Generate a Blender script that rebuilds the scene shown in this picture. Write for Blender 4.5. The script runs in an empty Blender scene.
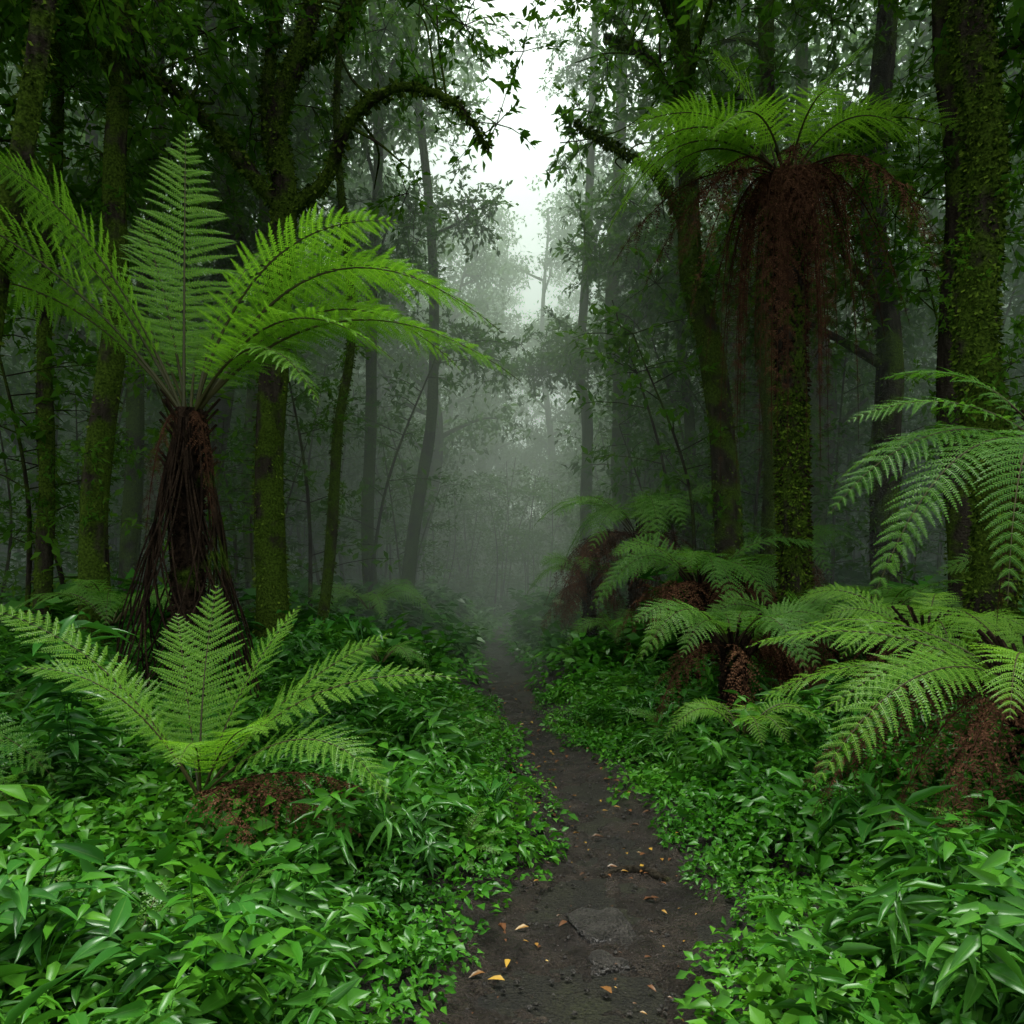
import bpy, math
import numpy as np
from mathutils import Vector
rng = np.random.default_rng(7)
scene = bpy.context.scene
scene.view_settings.view_transform='Standard'
scene.view_settings.look='None'
scene.view_settings.exposure=0
COL = scene.collection
def nrm(a):
    return a/np.maximum(np.linalg.norm(a,axis=-1,keepdims=True),1e-9)
def A3(*v): return np.array(v,dtype=float)

# ------------------------------------------------------------------ materials
def new_mat(name):
    m=bpy.data.materials.new(name); m.use_nodes=True
    nt=m.node_tree; nt.nodes.clear()
    return m,nt,nt.nodes,nt.links
def ramp(n,stops):
    r=n.new('ShaderNodeValToRGB'); e=r.color_ramp.elements
    while len(e)<len(stops): e.new(0.5)
    for i,(p,c) in enumerate(stops):
        e[i].position=p; e[i].color=(c[0],c[1],c[2],1)
    return r
def leaf_mat(name,stops,rough=0.4,trans=0.35,tmul=(1.5,1.6,0.7),vein=0.0,gloss=0.05):
    m,nt,n,l=new_mat(name)
    oi=n.new('ShaderNodeObjectInfo'); at=n.new('ShaderNodeAttribute'); at.attribute_name='rnd'
    add=n.new('ShaderNodeMath'); add.operation='MULTIPLY_ADD'; add.inputs[1].default_value=0.85
    sc=n.new('ShaderNodeMath'); sc.operation='MULTIPLY'; sc.inputs[1].default_value=0.15
    l.new(oi.outputs['Random'],sc.inputs[0]); l.new(at.outputs['Fac'],add.inputs[0]); l.new(sc.outputs[0],add.inputs[2])
    r=ramp(n,stops); l.new(add.outputs[0],r.inputs[0])
    col=r.outputs[0]
    if vein>0:
        md=n.new('ShaderNodeAttribute'); md.attribute_name='mid'
        mr=n.new('ShaderNodeMapRange'); mr.inputs['From Min'].default_value=0.0; mr.inputs['From Max'].default_value=0.11
        mr.inputs['To Min'].default_value=vein; mr.inputs['To Max'].default_value=0
        l.new(md.outputs['Fac'],mr.inputs[0])
        mx=n.new('ShaderNodeMixRGB'); mx.inputs[2].default_value=(0.12,0.24,0.05,1)
        l.new(mr.outputs[0],mx.inputs[0]); l.new(col,mx.inputs[1]); col=mx.outputs[0]
    p=n.new('ShaderNodeBsdfDiffuse'); l.new(col,p.inputs['Color'])
    out=p.outputs[0]
    if trans>0:
        mu=n.new('ShaderNodeMixRGB'); mu.blend_type='MULTIPLY'; mu.inputs[0].default_value=1; mu.inputs[2].default_value=(*tmul,1)
        l.new(col,mu.inputs[1])
        t=n.new('ShaderNodeBsdfTranslucent'); l.new(mu.outputs[0],t.inputs[0])
        ms=n.new('ShaderNodeMixShader'); ms.inputs[0].default_value=trans
        l.new(p.outputs[0],ms.inputs[1]); l.new(t.outputs[0],ms.inputs[2]); out=ms.outputs[0]
    if gloss>0:
        gl=n.new('ShaderNodeBsdfGlossy'); gl.inputs['Roughness'].default_value=rough; gl.inputs['Color'].default_value=(.9,1,.9,1)
        m2=n.new('ShaderNodeMixShader'); m2.inputs[0].default_value=gloss
        l.new(out,m2.inputs[1]); l.new(gl.outputs[0],m2.inputs[2]); out=m2.outputs[0]
    o=n.new('ShaderNodeOutputMaterial'); l.new(out,o.inputs[0])
    return m
M_FERN=leaf_mat('fern_green',[(0.0,(0.07,0.18,0.016)),(0.5,(0.11,0.255,0.024)),(1.0,(0.18,0.34,0.038))],0.35,0.42,gloss=.012)
M_FERN2=leaf_mat('fern_deep_green',[(0.0,(0.045,0.14,0.018)),(0.5,(0.078,0.20,0.026)),(1.0,(0.125,0.26,0.04))],0.35,0.4,gloss=.014)
M_DEAD=leaf_mat('dead_fern_brown',[(0.0,(0.026,0.013,0.008)),(0.5,(0.068,0.032,0.018)),(1.0,(0.17,0.082,0.044))],0.7,0.0,gloss=0)
M_COVER=leaf_mat('ground_cover_leaf',[(0.0,(0.012,0.06,0.005)),(0.45,(0.031,0.135,0.009)),(1.0,(0.095,0.26,0.02))],0.3,0.2,vein=0.2,gloss=.013)
M_SPRIG=leaf_mat('sprig_leaf',[(0.0,(0.011,0.052,0.006)),(0.5,(0.027,0.112,0.011)),(1.0,(0.068,0.195,0.022))],0.26,0.18,vein=0.3,gloss=.014)
M_BROAD=leaf_mat('broad_leaf',[(0.0,(0.015,0.07,0.010)),(0.5,(0.028,0.115,0.016)),(1.0,(0.048,0.17,0.025))],0.22,0.15,vein=0.4,gloss=.017)
M_CANOPY=leaf_mat('canopy_leaf',[(0.0,(0.02,0.062,0.007)),(0.5,(0.040,0.11,0.011)),(1.0,(0.08,0.17,0.02))],0.4,0.4,gloss=0)
M_FALL=leaf_mat('fallen_leaf',[(0.0,(0.05,0.024,0.012)),(0.5,(0.12,0.05,0.02)),(0.78,(0.26,0.14,0.025)),(1.0,(0.44,0.29,0.04))],0.3,0.0,gloss=.02)
M_MOSS=leaf_mat('moss',[(0.0,(0.018,0.034,0.005)),(0.5,(0.044,0.082,0.009)),(1.0,(0.11,0.165,0.018))],0.8,0.0,gloss=0)
def bark_mat(name,moss,dark=(0.012,0.010,0.007),light=(0.040,0.034,0.025)):
    m,nt,n,l=new_mat(name)
    tc=n.new('ShaderNodeTexCoord')
    mp=n.new('ShaderNodeMapping'); mp.inputs['Scale'].default_value=(9,9,1.6); l.new(tc.outputs['Object'],mp.inputs[0])
    a=n.new('ShaderNodeTexNoise'); a.inputs['Scale'].default_value=2.2; a.inputs['Detail'].default_value=6; l.new(mp.outputs[0],a.inputs[0])
    r=ramp(n,[(0.3,dark),(0.7,light)]); l.new(a.outputs[0],r.inputs[0])
    b=n.new('ShaderNodeTexNoise'); b.inputs['Scale'].default_value=2.6; b.inputs['Detail'].default_value=5; l.new(tc.outputs['Object'],b.inputs[0])
    mr=n.new('ShaderNodeMapRange'); mr.inputs['From Min'].default_value=0.62-moss*0.3; mr.inputs['From Max'].default_value=0.72-moss*0.3; l.new(b.outputs[0],mr.inputs[0])
    c=n.new('ShaderNodeTexNoise'); c.inputs['Scale'].default_value=40; c.inputs['Detail'].default_value=3; l.new(tc.outputs['Object'],c.inputs[0])
    mc=ramp(n,[(0.3,(0.012,0.024,0.004)),(0.7,(0.06,0.098,0.012))]); l.new(c.outputs[0],mc.inputs[0])
    mx=n.new('ShaderNodeMixRGB'); l.new(mr.outputs[0],mx.inputs[0]); l.new(r.outputs[0],mx.inputs[1]); l.new(mc.outputs[0],mx.inputs[2])
    p=n.new('ShaderNodeBsdfDiffuse'); l.new(mx.outputs[0],p.inputs['Color'])
    ad=n.new('ShaderNodeMath'); ad.operation='ADD'; l.new(a.outputs[0],ad.inputs[0]); l.new(c.outputs[0],ad.inputs[1])
    bu=n.new('ShaderNodeBump'); bu.inputs['Strength'].default_value=0.9; bu.inputs['Distance'].default_value=0.04
    l.new(ad.outputs[0],bu.inputs['Height']); l.new(bu.outputs[0],p.inputs['Normal'])
    o=n.new('ShaderNodeOutputMaterial'); l.new(p.outputs[0],o.inputs[0]); return m
M_BARKM=bark_mat('mossy_bark',0.8)
M_BARK=bark_mat('dark_bark',0.45)
M_FIBRE=bark_mat('fern_trunk_fibre',0.05,(0.008,0.006,0.005),(0.04,0.026,0.017))
def soil_mat(name,c0,c1,c2,rough,scale,wet=False):
    m,nt,n,l=new_mat(name)
    tc=n.new('ShaderNodeTexCoord')
    a=n.new('ShaderNodeTexNoise'); a.inputs['Scale'].default_value=scale; a.inputs['Detail'].default_value=12; a.inputs['Roughness'].default_value=0.65; l.new(tc.outputs['Object'],a.inputs[0])
    r=ramp(n,[(0.3,c0),(0.5,c1),(0.72,c2)]); l.new(a.outputs[0],r.inputs[0])
    v=n.new('ShaderNodeTexVoronoi'); v.inputs['Scale'].default_value=55; l.new(tc.outputs['Object'],v.inputs[0])
    f=n.new('ShaderNodeTexNoise'); f.inputs['Scale'].default_value=90; f.inputs['Detail'].default_value=6; l.new(tc.outputs['Object'],f.inputs[0])
    rv=ramp(n,[(0.35,(0.4,0.4,0.4)),(0.65,(1.6,1.55,1.5))]); l.new(f.outputs[0],rv.inputs[0])
    mu=n.new('ShaderNodeMixRGB'); mu.blend_type='MULTIPLY'; mu.inputs[0].default_value=1; l.new(r.outputs[0],mu.inputs[1]); l.new(rv.outputs[0],mu.inputs[2])
    p=n.new('ShaderNodeBsdfPrincipled'); l.new(mu.outputs[0],p.inputs['Base Color'])
    p.inputs['Roughness'].default_value=rough; p.inputs['Specular IOR Level'].default_value=.5 if wet else .3
    s=n.new('ShaderNodeMath'); s.operation='MULTIPLY_ADD'; s.inputs[1].default_value=-0.5; l.new(v.outputs['Distance'],s.inputs[0]); l.new(f.outputs[0],s.inputs[2])
    s2=n.new('ShaderNodeMath'); s2.operation='ADD'; l.new(s.outputs[0],s2.inputs[0]); l.new(a.outputs[0],s2.inputs[1])
    bu=n.new('ShaderNodeBump'); bu.inputs['Strength'].default_value=1.0; bu.inputs['Distance'].default_value=0.045
    l.new(s2.outputs[0],bu.inputs['Height']); l.new(bu.outputs[0],p.inputs['Normal'])
    o=n.new('ShaderNodeOutputMaterial'); l.new(p.outputs[0],o.inputs[0]); return m
M_PATH=soil_mat('wet_path_soil',(0.010,0.0075,0.006),(0.024,0.0185,0.0145),(0.060,0.047,0.037),0.25,5,True)
M_GROUND=soil_mat('forest_floor',(0.006,0.006,0.004),(0.014,0.014,0.007),(0.024,0.028,0.010),0.8,4)
M_ROCK=soil_mat('wet_rock',(0.022,0.02,0.018),(0.038,0.034,0.03),(0.065,0.058,0.052),0.35,8,True)

# ------------------------------------------------------------------ mesh helper
class Geo:
    def __init__(s): s.V=[];s.F=[];s.M=[];s.R=[];s.D=[];s.n=0
    def add(s,V,F,m=0,rnd=0.5,mid=1.0):
        V=np.asarray(V,float).reshape(-1,3); F=np.asarray(F,int).reshape(-1,4)
        s.V.append(V); s.F.append(F+s.n); s.M.append(np.full(len(F),m) if np.ndim(m)==0 else np.asarray(m))
        s.R.append(np.broadcast_to(rnd,(len(V),)) if np.ndim(rnd)<=1 else rnd.reshape(-1))
        s.D.append(np.broadcast_to(mid,(len(V),))); s.n+=len(V)
    def pack(s): return np.concatenate(s.V),np.concatenate(s.F),np.concatenate(s.M),np.concatenate(s.R),np.concatenate(s.D)
    def build(s,name,mats,smooth=True,link=True,parent=None):
        V,F,M,R,D=s.pack()
        me=bpy.data.meshes.new(name)
        me.vertices.add(len(V)); me.vertices.foreach_set('co',V.astype(np.float32).ravel())
        me.loops.add(F.size); me.loops.foreach_set('vertex_index',F.astype(np.int32).ravel())
        me.polygons.add(len(F)); me.polygons.foreach_set('loop_start',(np.arange(len(F))*4).astype(np.int32))
        me.polygons.foreach_set('material_index',M.astype(np.int32))
        me.polygons.foreach_set('use_smooth',np.full(len(F),smooth))
        for nm,arr in (('rnd',R),('mid',D)):
            a=me.attributes.new(nm,'FLOAT','POINT'); a.data.foreach_set('value',arr.astype(np.float32))
        me.update(calc_edges=True)
        for m in mats: me.materials.append(m)
        ob=bpy.data.objects.new(name,me)
        if link: COL.objects.link(ob)
        if parent: ob.parent=parent
        return ob
def empty(name,loc=(0,0,0)):
    e=bpy.data.objects.new(name,None); e.empty_display_size=0.3; COL.objects.link(e); return e
def spread(name,pts,rot,scl,idx,srcs,mats,parent=None,rmix=.45,bias=None):
    """copies of small plants merged into one real mesh"""
    g=Geo(); pts=np.asarray(pts,float); rot=np.asarray(rot,float); scl=np.asarray(scl,float); rr=rng.random(len(pts))
    if bias is not None: rr=np.clip(.5*rr+.5*bias,0,1)
    cx,cy,cz=np.cos(rot).T; sx,sy,sz=np.sin(rot).T
    R=np.empty((len(pts),3,3))
    R[:,0,0]=cz*cy;R[:,0,1]=cz*sy*sx-sz*cx;R[:,0,2]=cz*sy*cx+sz*sx
    R[:,1,0]=sz*cy;R[:,1,1]=sz*sy*sx+cz*cx;R[:,1,2]=sz*sy*cx-cz*sx
    R[:,2,0]=-sy;R[:,2,1]=cy*sx;R[:,2,2]=cy*cx
    for k,s in enumerate(srcs):
        w=np.nonzero(idx==k)[0]
        if len(w)==0: continue
        V,F,M,Rn,D=s; n=len(w)
        W=np.einsum('nij,vj->nvi',R[w]*scl[w][:,None,None],V)+pts[w][:,None]
        FF=(F[None]+(np.arange(n)*len(V))[:,None,None]).reshape(-1,4)
        rn=(Rn[None]*(1-rmix)+rr[w][:,None]*rmix).reshape(-1)
        g.add(W.reshape(-1,3),FF,np.tile(M,n),rn,np.tile(D,n))
    return g.build(name,mats,parent=parent)
def spline(pts,n):
    pts=np.asarray(pts,float)
    if len(pts)==2: return pts[0]+(pts[1]-pts[0])*np.linspace(0,1,n)[:,None]
    P=np.vstack([2*pts[0]-pts[1],pts,2*pts[-1]-pts[-2]])
    t=np.linspace(0,len(pts)-1-1e-6,n); i=t.astype(int); f=(t-i)[:,None]
    a,b,c,d=P[i],P[i+1],P[i+2],P[i+3]
    return 0.5*((2*b)+(-a+c)*f+(2*a-5*b+4*c-d)*f*f+(-a+3*b-3*c+d)*f**3)
def tube(P,R,k=8,rough=0.0,seed=0):
    n=len(P); T=nrm(np.gradient(P,axis=0))
    ref=np.array([0.0,1,0]) if abs(T[0][1])<0.8 else np.array([1.0,0,0])
    S=np.zeros_like(P); s=nrm(np.cross(T[0],ref))
    for i in range(n):
        s=nrm(s-T[i]*np.dot(s,T[i])); S[i]=s
    B=np.cross(T,S)
    a=np.linspace(0,2*np.pi,k,endpoint=False)
    rr=np.asarray(R)[:,None]*np.ones((1,k))
    if rough>0:
        h=np.arange(n)[:,None]*1.0
        rr=rr*(1+rough*(0.5*np.sin(3*a[None]+seed+h*0.21)+0.4*np.sin(5*a[None]-h*0.37+seed*2)+0.35*np.sin(h*0.9+seed+2*a[None])+0.4*np.sin(9*a[None]+h*.13)))
    V=P[:,None]+rr[...,None]*(np.cos(a)[None,:,None]*S[:,None]+np.sin(a)[None,:,None]*B[:,None])
    i=np.arange(n-1)[:,None]*k; j=np.arange(k)[None]; j2=(j+1)%k
    F=np.stack([i+j,i+j2,i+k+j2,i+k+j],-1).reshape(-1,4)
    return V.reshape(-1,3),F
def leaf_tpl(nseg=3,bend=0.25,fold=0.25,wide=0.42,shape=0.8):
    u=np.linspace(0,1,nseg+1)
    w=np.sin(np.pi*np.clip(u,0,1)**shape)*0.5+0.004
    w=w*(1-0.25*u)
    z=-bend*u*u
    V=np.zeros((nseg+1,3,3))
    V[:,:,0]=u[:,None]; V[:,0,1]=w*wide*2; V[:,2,1]=-w*wide*2
    V[:,:,2]=z[:,None]; V[:,0,2]+=w*fold; V[:,2,2]+=w*fold
    F=[]
    for i in range(nseg):
        b=i*3; F+= [[b,b+3,b+4,b+1],[b+1,b+4,b+5,b+2]]
    mid=np.tile([1.0,0.0,1.0],nseg+1)
    return V.reshape(-1,3),np.array(F),mid
KT=(np.array([[0,0,0],[.42,.22,.05],[1,0,-.12],[.42,-.22,.05]]),np.array([[0,1,2,3]]),np.array([1,1,1,1.]))
def place_leaves(g,tpl,P,D,L,rg,m=0,upbias=0.7):
    V,F,mid=tpl; n=len(P)
    D=nrm(D); up=nrm(A3(0,0,1)*upbias+rg.normal(0,0.35,(n,3)))
    Y=nrm(np.cross(up,D)); Z=np.cross(D,Y)
    W=P[:,None]+L[:,None,None]*(V[None,:,0:1]*D[:,None]+V[None,:,1:2]*Y[:,None]+V[None,:,2:3]*Z[:,None])
    FF=(F[None]+(np.arange(n)*len(V))[:,None,None]).reshape(-1,4)
    r=np.repeat(rg.random(n),len(V))
    g.add(W.reshape(-1,3),FF,m,r,np.tile(mid,n))

# ------------------------------------------------------------------ fern fronds
def frond(g,A,B,C,W,npin=28,npl=16,roll=0.0,rg=rng,droop=0.25,start=0.16,mleaf=0,mstem=1,rad=0.013,keep=1.0,messy=0.0,stemrnd=0.4):
    A,B,C=map(lambda v:np.asarray(v,float),(A,B,C))
    def bez(t): t=t[:,None]; return (1-t)**2*A+2*t*(1-t)*B+t*t*C
    def tan(t): t=t[:,None]; return nrm(2*(1-t)*(B-A)+2*t*(C-B))
    ts=np.linspace(0,1,18); Pr=bez(ts)
    arc=np.linalg.norm(np.diff(Pr,axis=0),axis=1).sum()
    V,F=tube(Pr,rad*(1-ts*0.85),5); g.add(V,F,mstem,stemrnd)
    t=np.linspace(start,0.985,npin)+rg.normal(0,0.002,npin)
    t=np.clip(t,0,0.995)
    P=bez(t);T=tan(t)
    h=C-A; h=h*A3(1,1,0)
    if np.linalg.norm(h)<1e-3: h=A3(0,1,0)
    S0=nrm(np.cross(h,A3(0,0,1)))[None]*np.ones((npin,1))
    S0=nrm(S0-T*np.sum(S0*T,1,keepdims=True)); N0=np.cross(S0,T)
    rl=roll*(0.6+.5*t)[:,None]+.12*np.sin(t*5+rg.random()*6)[:,None]
    c,s=np.cos(rl),np.sin(rl)
    S=S0*c+N0*s; N=N0*c-S0*s
    u=(t-start)/(1-start)
    prof=(0.5+0.5*np.minimum(1,u/0.35)**0.8)*(1-u**2.4)+0.03
    npn=npin
    sp=arc*(1-start)/npin
    l=(W*prof)[:,None]*(1+rg.normal(0,0.05+messy*0.2,(npn,2)))
    ang=(0.18+0.5*u)[:,None]+rg.normal(0,0.05+messy*0.3,(npn,2))
    sd=A3(1,-1)[None]
    D=S[:,None]*(sd*np.cos(ang))[...,None]+T[:,None]*np.sin(ang)[...,None]+N[:,None]*(0.10+rg.normal(0,0.08+messy*0.4,(npn,2)))[...,None]
    D=nrm(D)
    sj=(np.arange(npl)+0.6)/npl
    dd=droop*(1+rg.normal(0,0.25,(npn,2)))
    G=A3(0,0,-1)
    s2=sj[None,None,:,None]
    lb=l[:,:,None,None]
    Q=P[:,None,None]+lb*(D[:,:,None]*s2+T[:,None,None]*0.14*s2**2+G*dd[:,:,None,None]*s2**2)
    DQ=nrm(D[:,:,None]+T[:,None,None]*0.28*s2+G*2*dd[:,:,None,None]*s2)
    NQ=nrm(np.cross(DQ,np.broadcast_to(T[:,None,None],DQ.shape))*sd[:,:,None,None])
    BQ=np.cross(NQ,DQ)
    plm=min(0.54*sp,0.2*W)
    pl=(plm*np.minimum(1,prof/.35)**.7)[:,None,None]*((1-sj**2.2)*0.88+0.12)[None,None]*(1+rg.normal(0,0.08+messy*0.3,(npn,2,npl)))
    hw=lb[...,0]/npl*0.46
    e=A3(1,-1)[None,None,None,:,None]
    E=nrm(BQ[:,:,:,None]*e*0.92+DQ[:,:,:,None]*0.45+NQ[:,:,:,None]*rg.normal(0.0,0.18+messy*0.4,(npn,2,npl,2,1)))
    pb=pl[:,:,:,None,None]; hb=(hw[:,:,:]*np.ones((1,1,npl)))[:,:,:,None,None]
    Qb=Q[:,:,:,None]; DD=DQ[:,:,:,None]; NN=NQ[:,:,:,None]
    q0=Qb-DD*hb*0.7+E*0
    q1=Qb+E*pb*0.48-DD*hb*0.85
    q2=Qb+E*pb-NN*pb*0.16
    q3=Qb+E*pb*0.30+DD*hb*1.05
    K=np.stack([q0,q1,q2,q3],-2)
    K=K.reshape(-1,4,3)
    rr=(0.15+0.55*rg.random())+rg.normal(0,0.12,(npn,2,1,1))+rg.normal(0,0.15,(npn,2,npl,2))
    rr=np.clip(rr,0,1).reshape(-1)
    if keep<1:
        k=rg.random(len(K))<keep; K=K[k]; rr=rr[k]
    n=len(K)
    g.add(K.reshape(-1,3),np.arange(n*4).reshape(-1,4),mleaf,np.repeat(rr,4))
    for si in range(2):
        ii=[0,npl//3,2*npl//3,npl-1]; jj=[0]+ii
        q=np.concatenate([P[:,None],Q[:,si][:,ii]],1); b=BQ[:,si][:,jj]; nq=NQ[:,si][:,jj]
        wv=np.array([1,1,.8,.6,.3])[None,:,None]*0.008*W
        VV=np.stack([q+b*wv+nq*.002,q-b*wv+nq*.002],2).reshape(-1,3)
        F=[]; base=np.arange(npn)*10
        for k in range(4):
            F.append(np.stack([base+2*k,base+2*k+1,base+2*k+3,base+2*k+2],-1))
        g.add(VV,np.concatenate(F),mleaf if messy==0 else mstem,.9 if messy==0 else stemrnd)

M_STALK=leaf_mat('fern_stalk',[(0.0,(0.02,0.012,0.006)),(0.5,(0.05,0.05,0.014)),(1.0,(0.09,0.12,0.03))],0.5,0.0,gloss=.02)

# ------------------------------------------------------------------ terrain
PY=np.array([-30,0,2.0,2.67,3.29,4.23,5.38,6.58,8.46,11.8,16.9,23.7,30,40,60.])
PX=np.array([0.0,0.0,.17,.227,.33,.57,.62,.38,.10,-.10,-.40,-.3,1.2,5,12.])
PW=np.array([.9,.9,.98,1.0,1.02,.88,.72,.70,.62,.60,.62,.6,.6,.6,.6])
def path_x(y):
    k=np.linspace(-30,60,1801); v=np.interp(k,PY,PX)
    ker=np.hanning(19);ker/=ker.sum(); v=np.convolve(np.pad(v,9,'edge'),ker,'valid')
    return np.interp(y,k,v)
def sm(x): x=np.clip(x,0,1); return x*x*(3-2*x)
def hgt(x,y,path=False):
    px=path_x(y); hw=np.interp(y,PY,PW)/2
    d=np.abs(x-px)-hw
    left=(x<px)
    b=np.where(left,0.42*sm(d/3.2)+0.35*sm((d-4)/12),0.40*sm(d/3.0)+0.6*sm((d-3)/12))
    nz=0.05*np.sin(1.7*x+0.6*y)+0.04*np.sin(2.9*y-1.1*x+1)+0.025*np.sin(5.3*x+4.1*y)+0.10*np.sin(.45*x-.6*y+2)
    h=b+nz*sm(d/0.8+0.15)+0.02*np.sin(y*1.3)
    cut=-0.05*(1-sm((d+0.12)/0.25))
    far=9*sm((y-30)/70)+4*sm((np.abs(x)-18)/40)
    return h+cut+far
def grid_obj(name,xs,ys,hf,mat):
    X,Y=np.meshgrid(xs,ys); Z=hf(X,Y); g=Geo()
    nx=len(xs); ny=len(ys); i=np.arange(ny-1)[:,None]*nx; j=np.arange(nx-1)[None]
    F=np.stack([i+j,i+j+1,i+nx+j+1,i+nx+j],-1).reshape(-1,4)
    g.add(np.stack([X,Y,Z],-1),F); return g.build(name,[mat])
xs=np.concatenate([[-300,-150,-80,-50,-35,-25],np.arange(-18,-5,.4),np.arange(-5,5,.08),np.arange(5,18.1,.4),[25,35,50,80,150,300]])
ys=np.concatenate([[-200,-80,-30,-10],np.arange(-4,1,.4),np.arange(1,14,.08),np.arange(14,40,.4),np.arange(42,100,4),[110,160,300]])
grid_obj('ground',xs,ys,hgt,M_GROUND)
yy=np.concatenate([np.arange(-6,1,.2),np.arange(1,9,.02),np.arange(9,30,.08)]); cc=np.linspace(-1,1,49)
hwv=(np.interp(yy,PY,PW)/2)[:,None]*(1+0.13*np.sin(yy*2.3)[:,None]*1+0.08*np.sin(yy*5.1+1)[:,None])
Xp=path_x(yy)[:,None]+cc[None]*hwv*1.12
Yp=yy[:,None]+0*cc[None]
from mathutils import noise as mn
bump=np.array([mn.fractal(Vector((x*2.2,y*2.2,0)),0.8,2.1,6) for x,y in zip(Xp.ravel(),Yp.ravel())]).reshape(Xp.shape)
bump2=np.array([mn.noise(Vector((x*14,y*14,3))) for x,y in zip(Xp.ravel(),Yp.ravel())]).reshape(Xp.shape)
def path_z(x,y): return 0.02*np.sin(y*1.3)
Zp=path_z(Xp,Yp)-0.028+0.030*bump+0.015*bump2-0.02*(1-cc[None]**2)+0.035*np.abs(cc[None])**4
g=Geo(); nx=len(cc); ny=len(yy); i=np.arange(ny-1)[:,None]*nx; j=np.arange(nx-1)[None]
g.add(np.stack([Xp,Yp,Zp],-1),np.stack([i+j,i+j+1,i+nx+j+1,i+nx+j],-1).reshape(-1,4)); g.build('dirt_path',[M_PATH])

def rock(name,loc,size,seed,mat=M_ROCK):
    n=28;m=16; th=np.linspace(0,2*np.pi,n,endpoint=False); ph=np.linspace(0.02,np.pi-0.02,m)
    V=[]
    for p in ph:
        for t in th:
            v=Vector((math.sin(p)*math.cos(t),math.sin(p)*math.sin(t),math.cos(p)))
            r=1+0.45*mn.noise(v*1.3+Vector((seed,0,0)))+0.15*mn.noise(v*4+Vector((seed,3,0)))
            V.append((v.x*r*size[0]+loc[0],v.y*r*size[1]+loc[1],max(-.6,min(v.z*r,.9+0.2*mn.noise(v*3)))*size[2]+loc[2]))
    i=np.arange(m-1)[:,None]*n; j=np.arange(n)[None]; j2=(j+1)%n
    g=Geo(); g.add(V,np.stack([i+j,i+n+j,i+n+j2,i+j2],-1).reshape(-1,4)); return g.build(name,[mat])
rock('flat_rock',(0.44,3.52,-0.066),(0.16,0.2,0.048),3)
rock('flat_rock',(0.40,3.2,-0.072),(0.10,0.09,0.045),9)
g=Geo(); P=spline([(0.50,4.14,-.08),(0.62,4.2,-.052),(0.78,4.15,-.047),(0.93,4.0,-.08)],16); V,F=tube(P,np.linspace(.028,.02,16),8,.15); g.add(V,F); g.build('tree_root',[M_BARK])

# ------------------------------------------------------------------ instancing (far trees)
ng=bpy.data.node_groups.new('scatter','GeometryNodeTree')
ng.interface.new_socket('Geometry',in_out='INPUT',socket_type='NodeSocketGeometry')
ng.interface.new_socket('Collection',in_out='INPUT',socket_type='NodeSocketCollection')
ng.interface.new_socket('Geometry',in_out='OUTPUT',socket_type='NodeSocketGeometry')
N=ng.nodes;Lk=ng.links
gi=N.new('NodeGroupInput');go=N.new('NodeGroupOutput');ci=N.new('GeometryNodeCollectionInfo');ip=N.new('GeometryNodeInstanceOnPoints')
ci.inputs['Separate Children'].default_value=True; ci.inputs['Reset Children'].default_value=True
Lk.new(gi.outputs[1],ci.inputs['Collection']); Lk.new(gi.outputs[0],ip.inputs['Points']); Lk.new(ci.outputs[0],ip.inputs['Instance'])
ip.inputs['Pick Instance'].default_value=True
def named(nm,dt):
    a=N.new('GeometryNodeInputNamedAttribute'); a.data_type=dt; a.inputs[0].default_value=nm; return a.outputs[0]
Lk.new(named('idx','INT'),ip.inputs['Instance Index'])
er=N.new('FunctionNodeEulerToRotation'); Lk.new(named('rot','FLOAT_VECTOR'),er.inputs[0]); Lk.new(er.outputs[0],ip.inputs['Rotation'])
Lk.new(named('scl','FLOAT_VECTOR'),ip.inputs['Scale']); Lk.new(ip.outputs[0],go.inputs[0])
SID=[i.identifier for i in ng.interface.items_tree if i.name=='Collection'][0]
def scatter(name,pts,rot,scl,idx,coll,parent=None):
    n=len(pts); me=bpy.data.meshes.new(name); me.vertices.add(n); me.vertices.foreach_set('co',np.asarray(pts,np.float32).ravel())
    a=me.attributes.new('rot','FLOAT_VECTOR','POINT'); a.data.foreach_set('vector',np.asarray(rot,np.float32).ravel())
    scl=np.asarray(scl,np.float32)
    if scl.ndim==1: scl=np.repeat(scl[:,None],3,1)
    a=me.attributes.new('scl','FLOAT_VECTOR','POINT'); a.data.foreach_set('vector',scl.ravel())
    a=me.attributes.new('idx','INT','POINT'); a.data.foreach_set('value',np.asarray(idx,np.int32))
    ob=bpy.data.objects.new(name,me); COL.objects.link(ob)
    md=ob.modifiers.new('scatter','NODES'); md.node_group=ng; md[SID]=coll
    if parent: ob.parent=parent
    return ob
def coll(name,obs):
    c=bpy.data.collections.new(name)
    for o in obs: c.objects.link(o)
    return c

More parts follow.
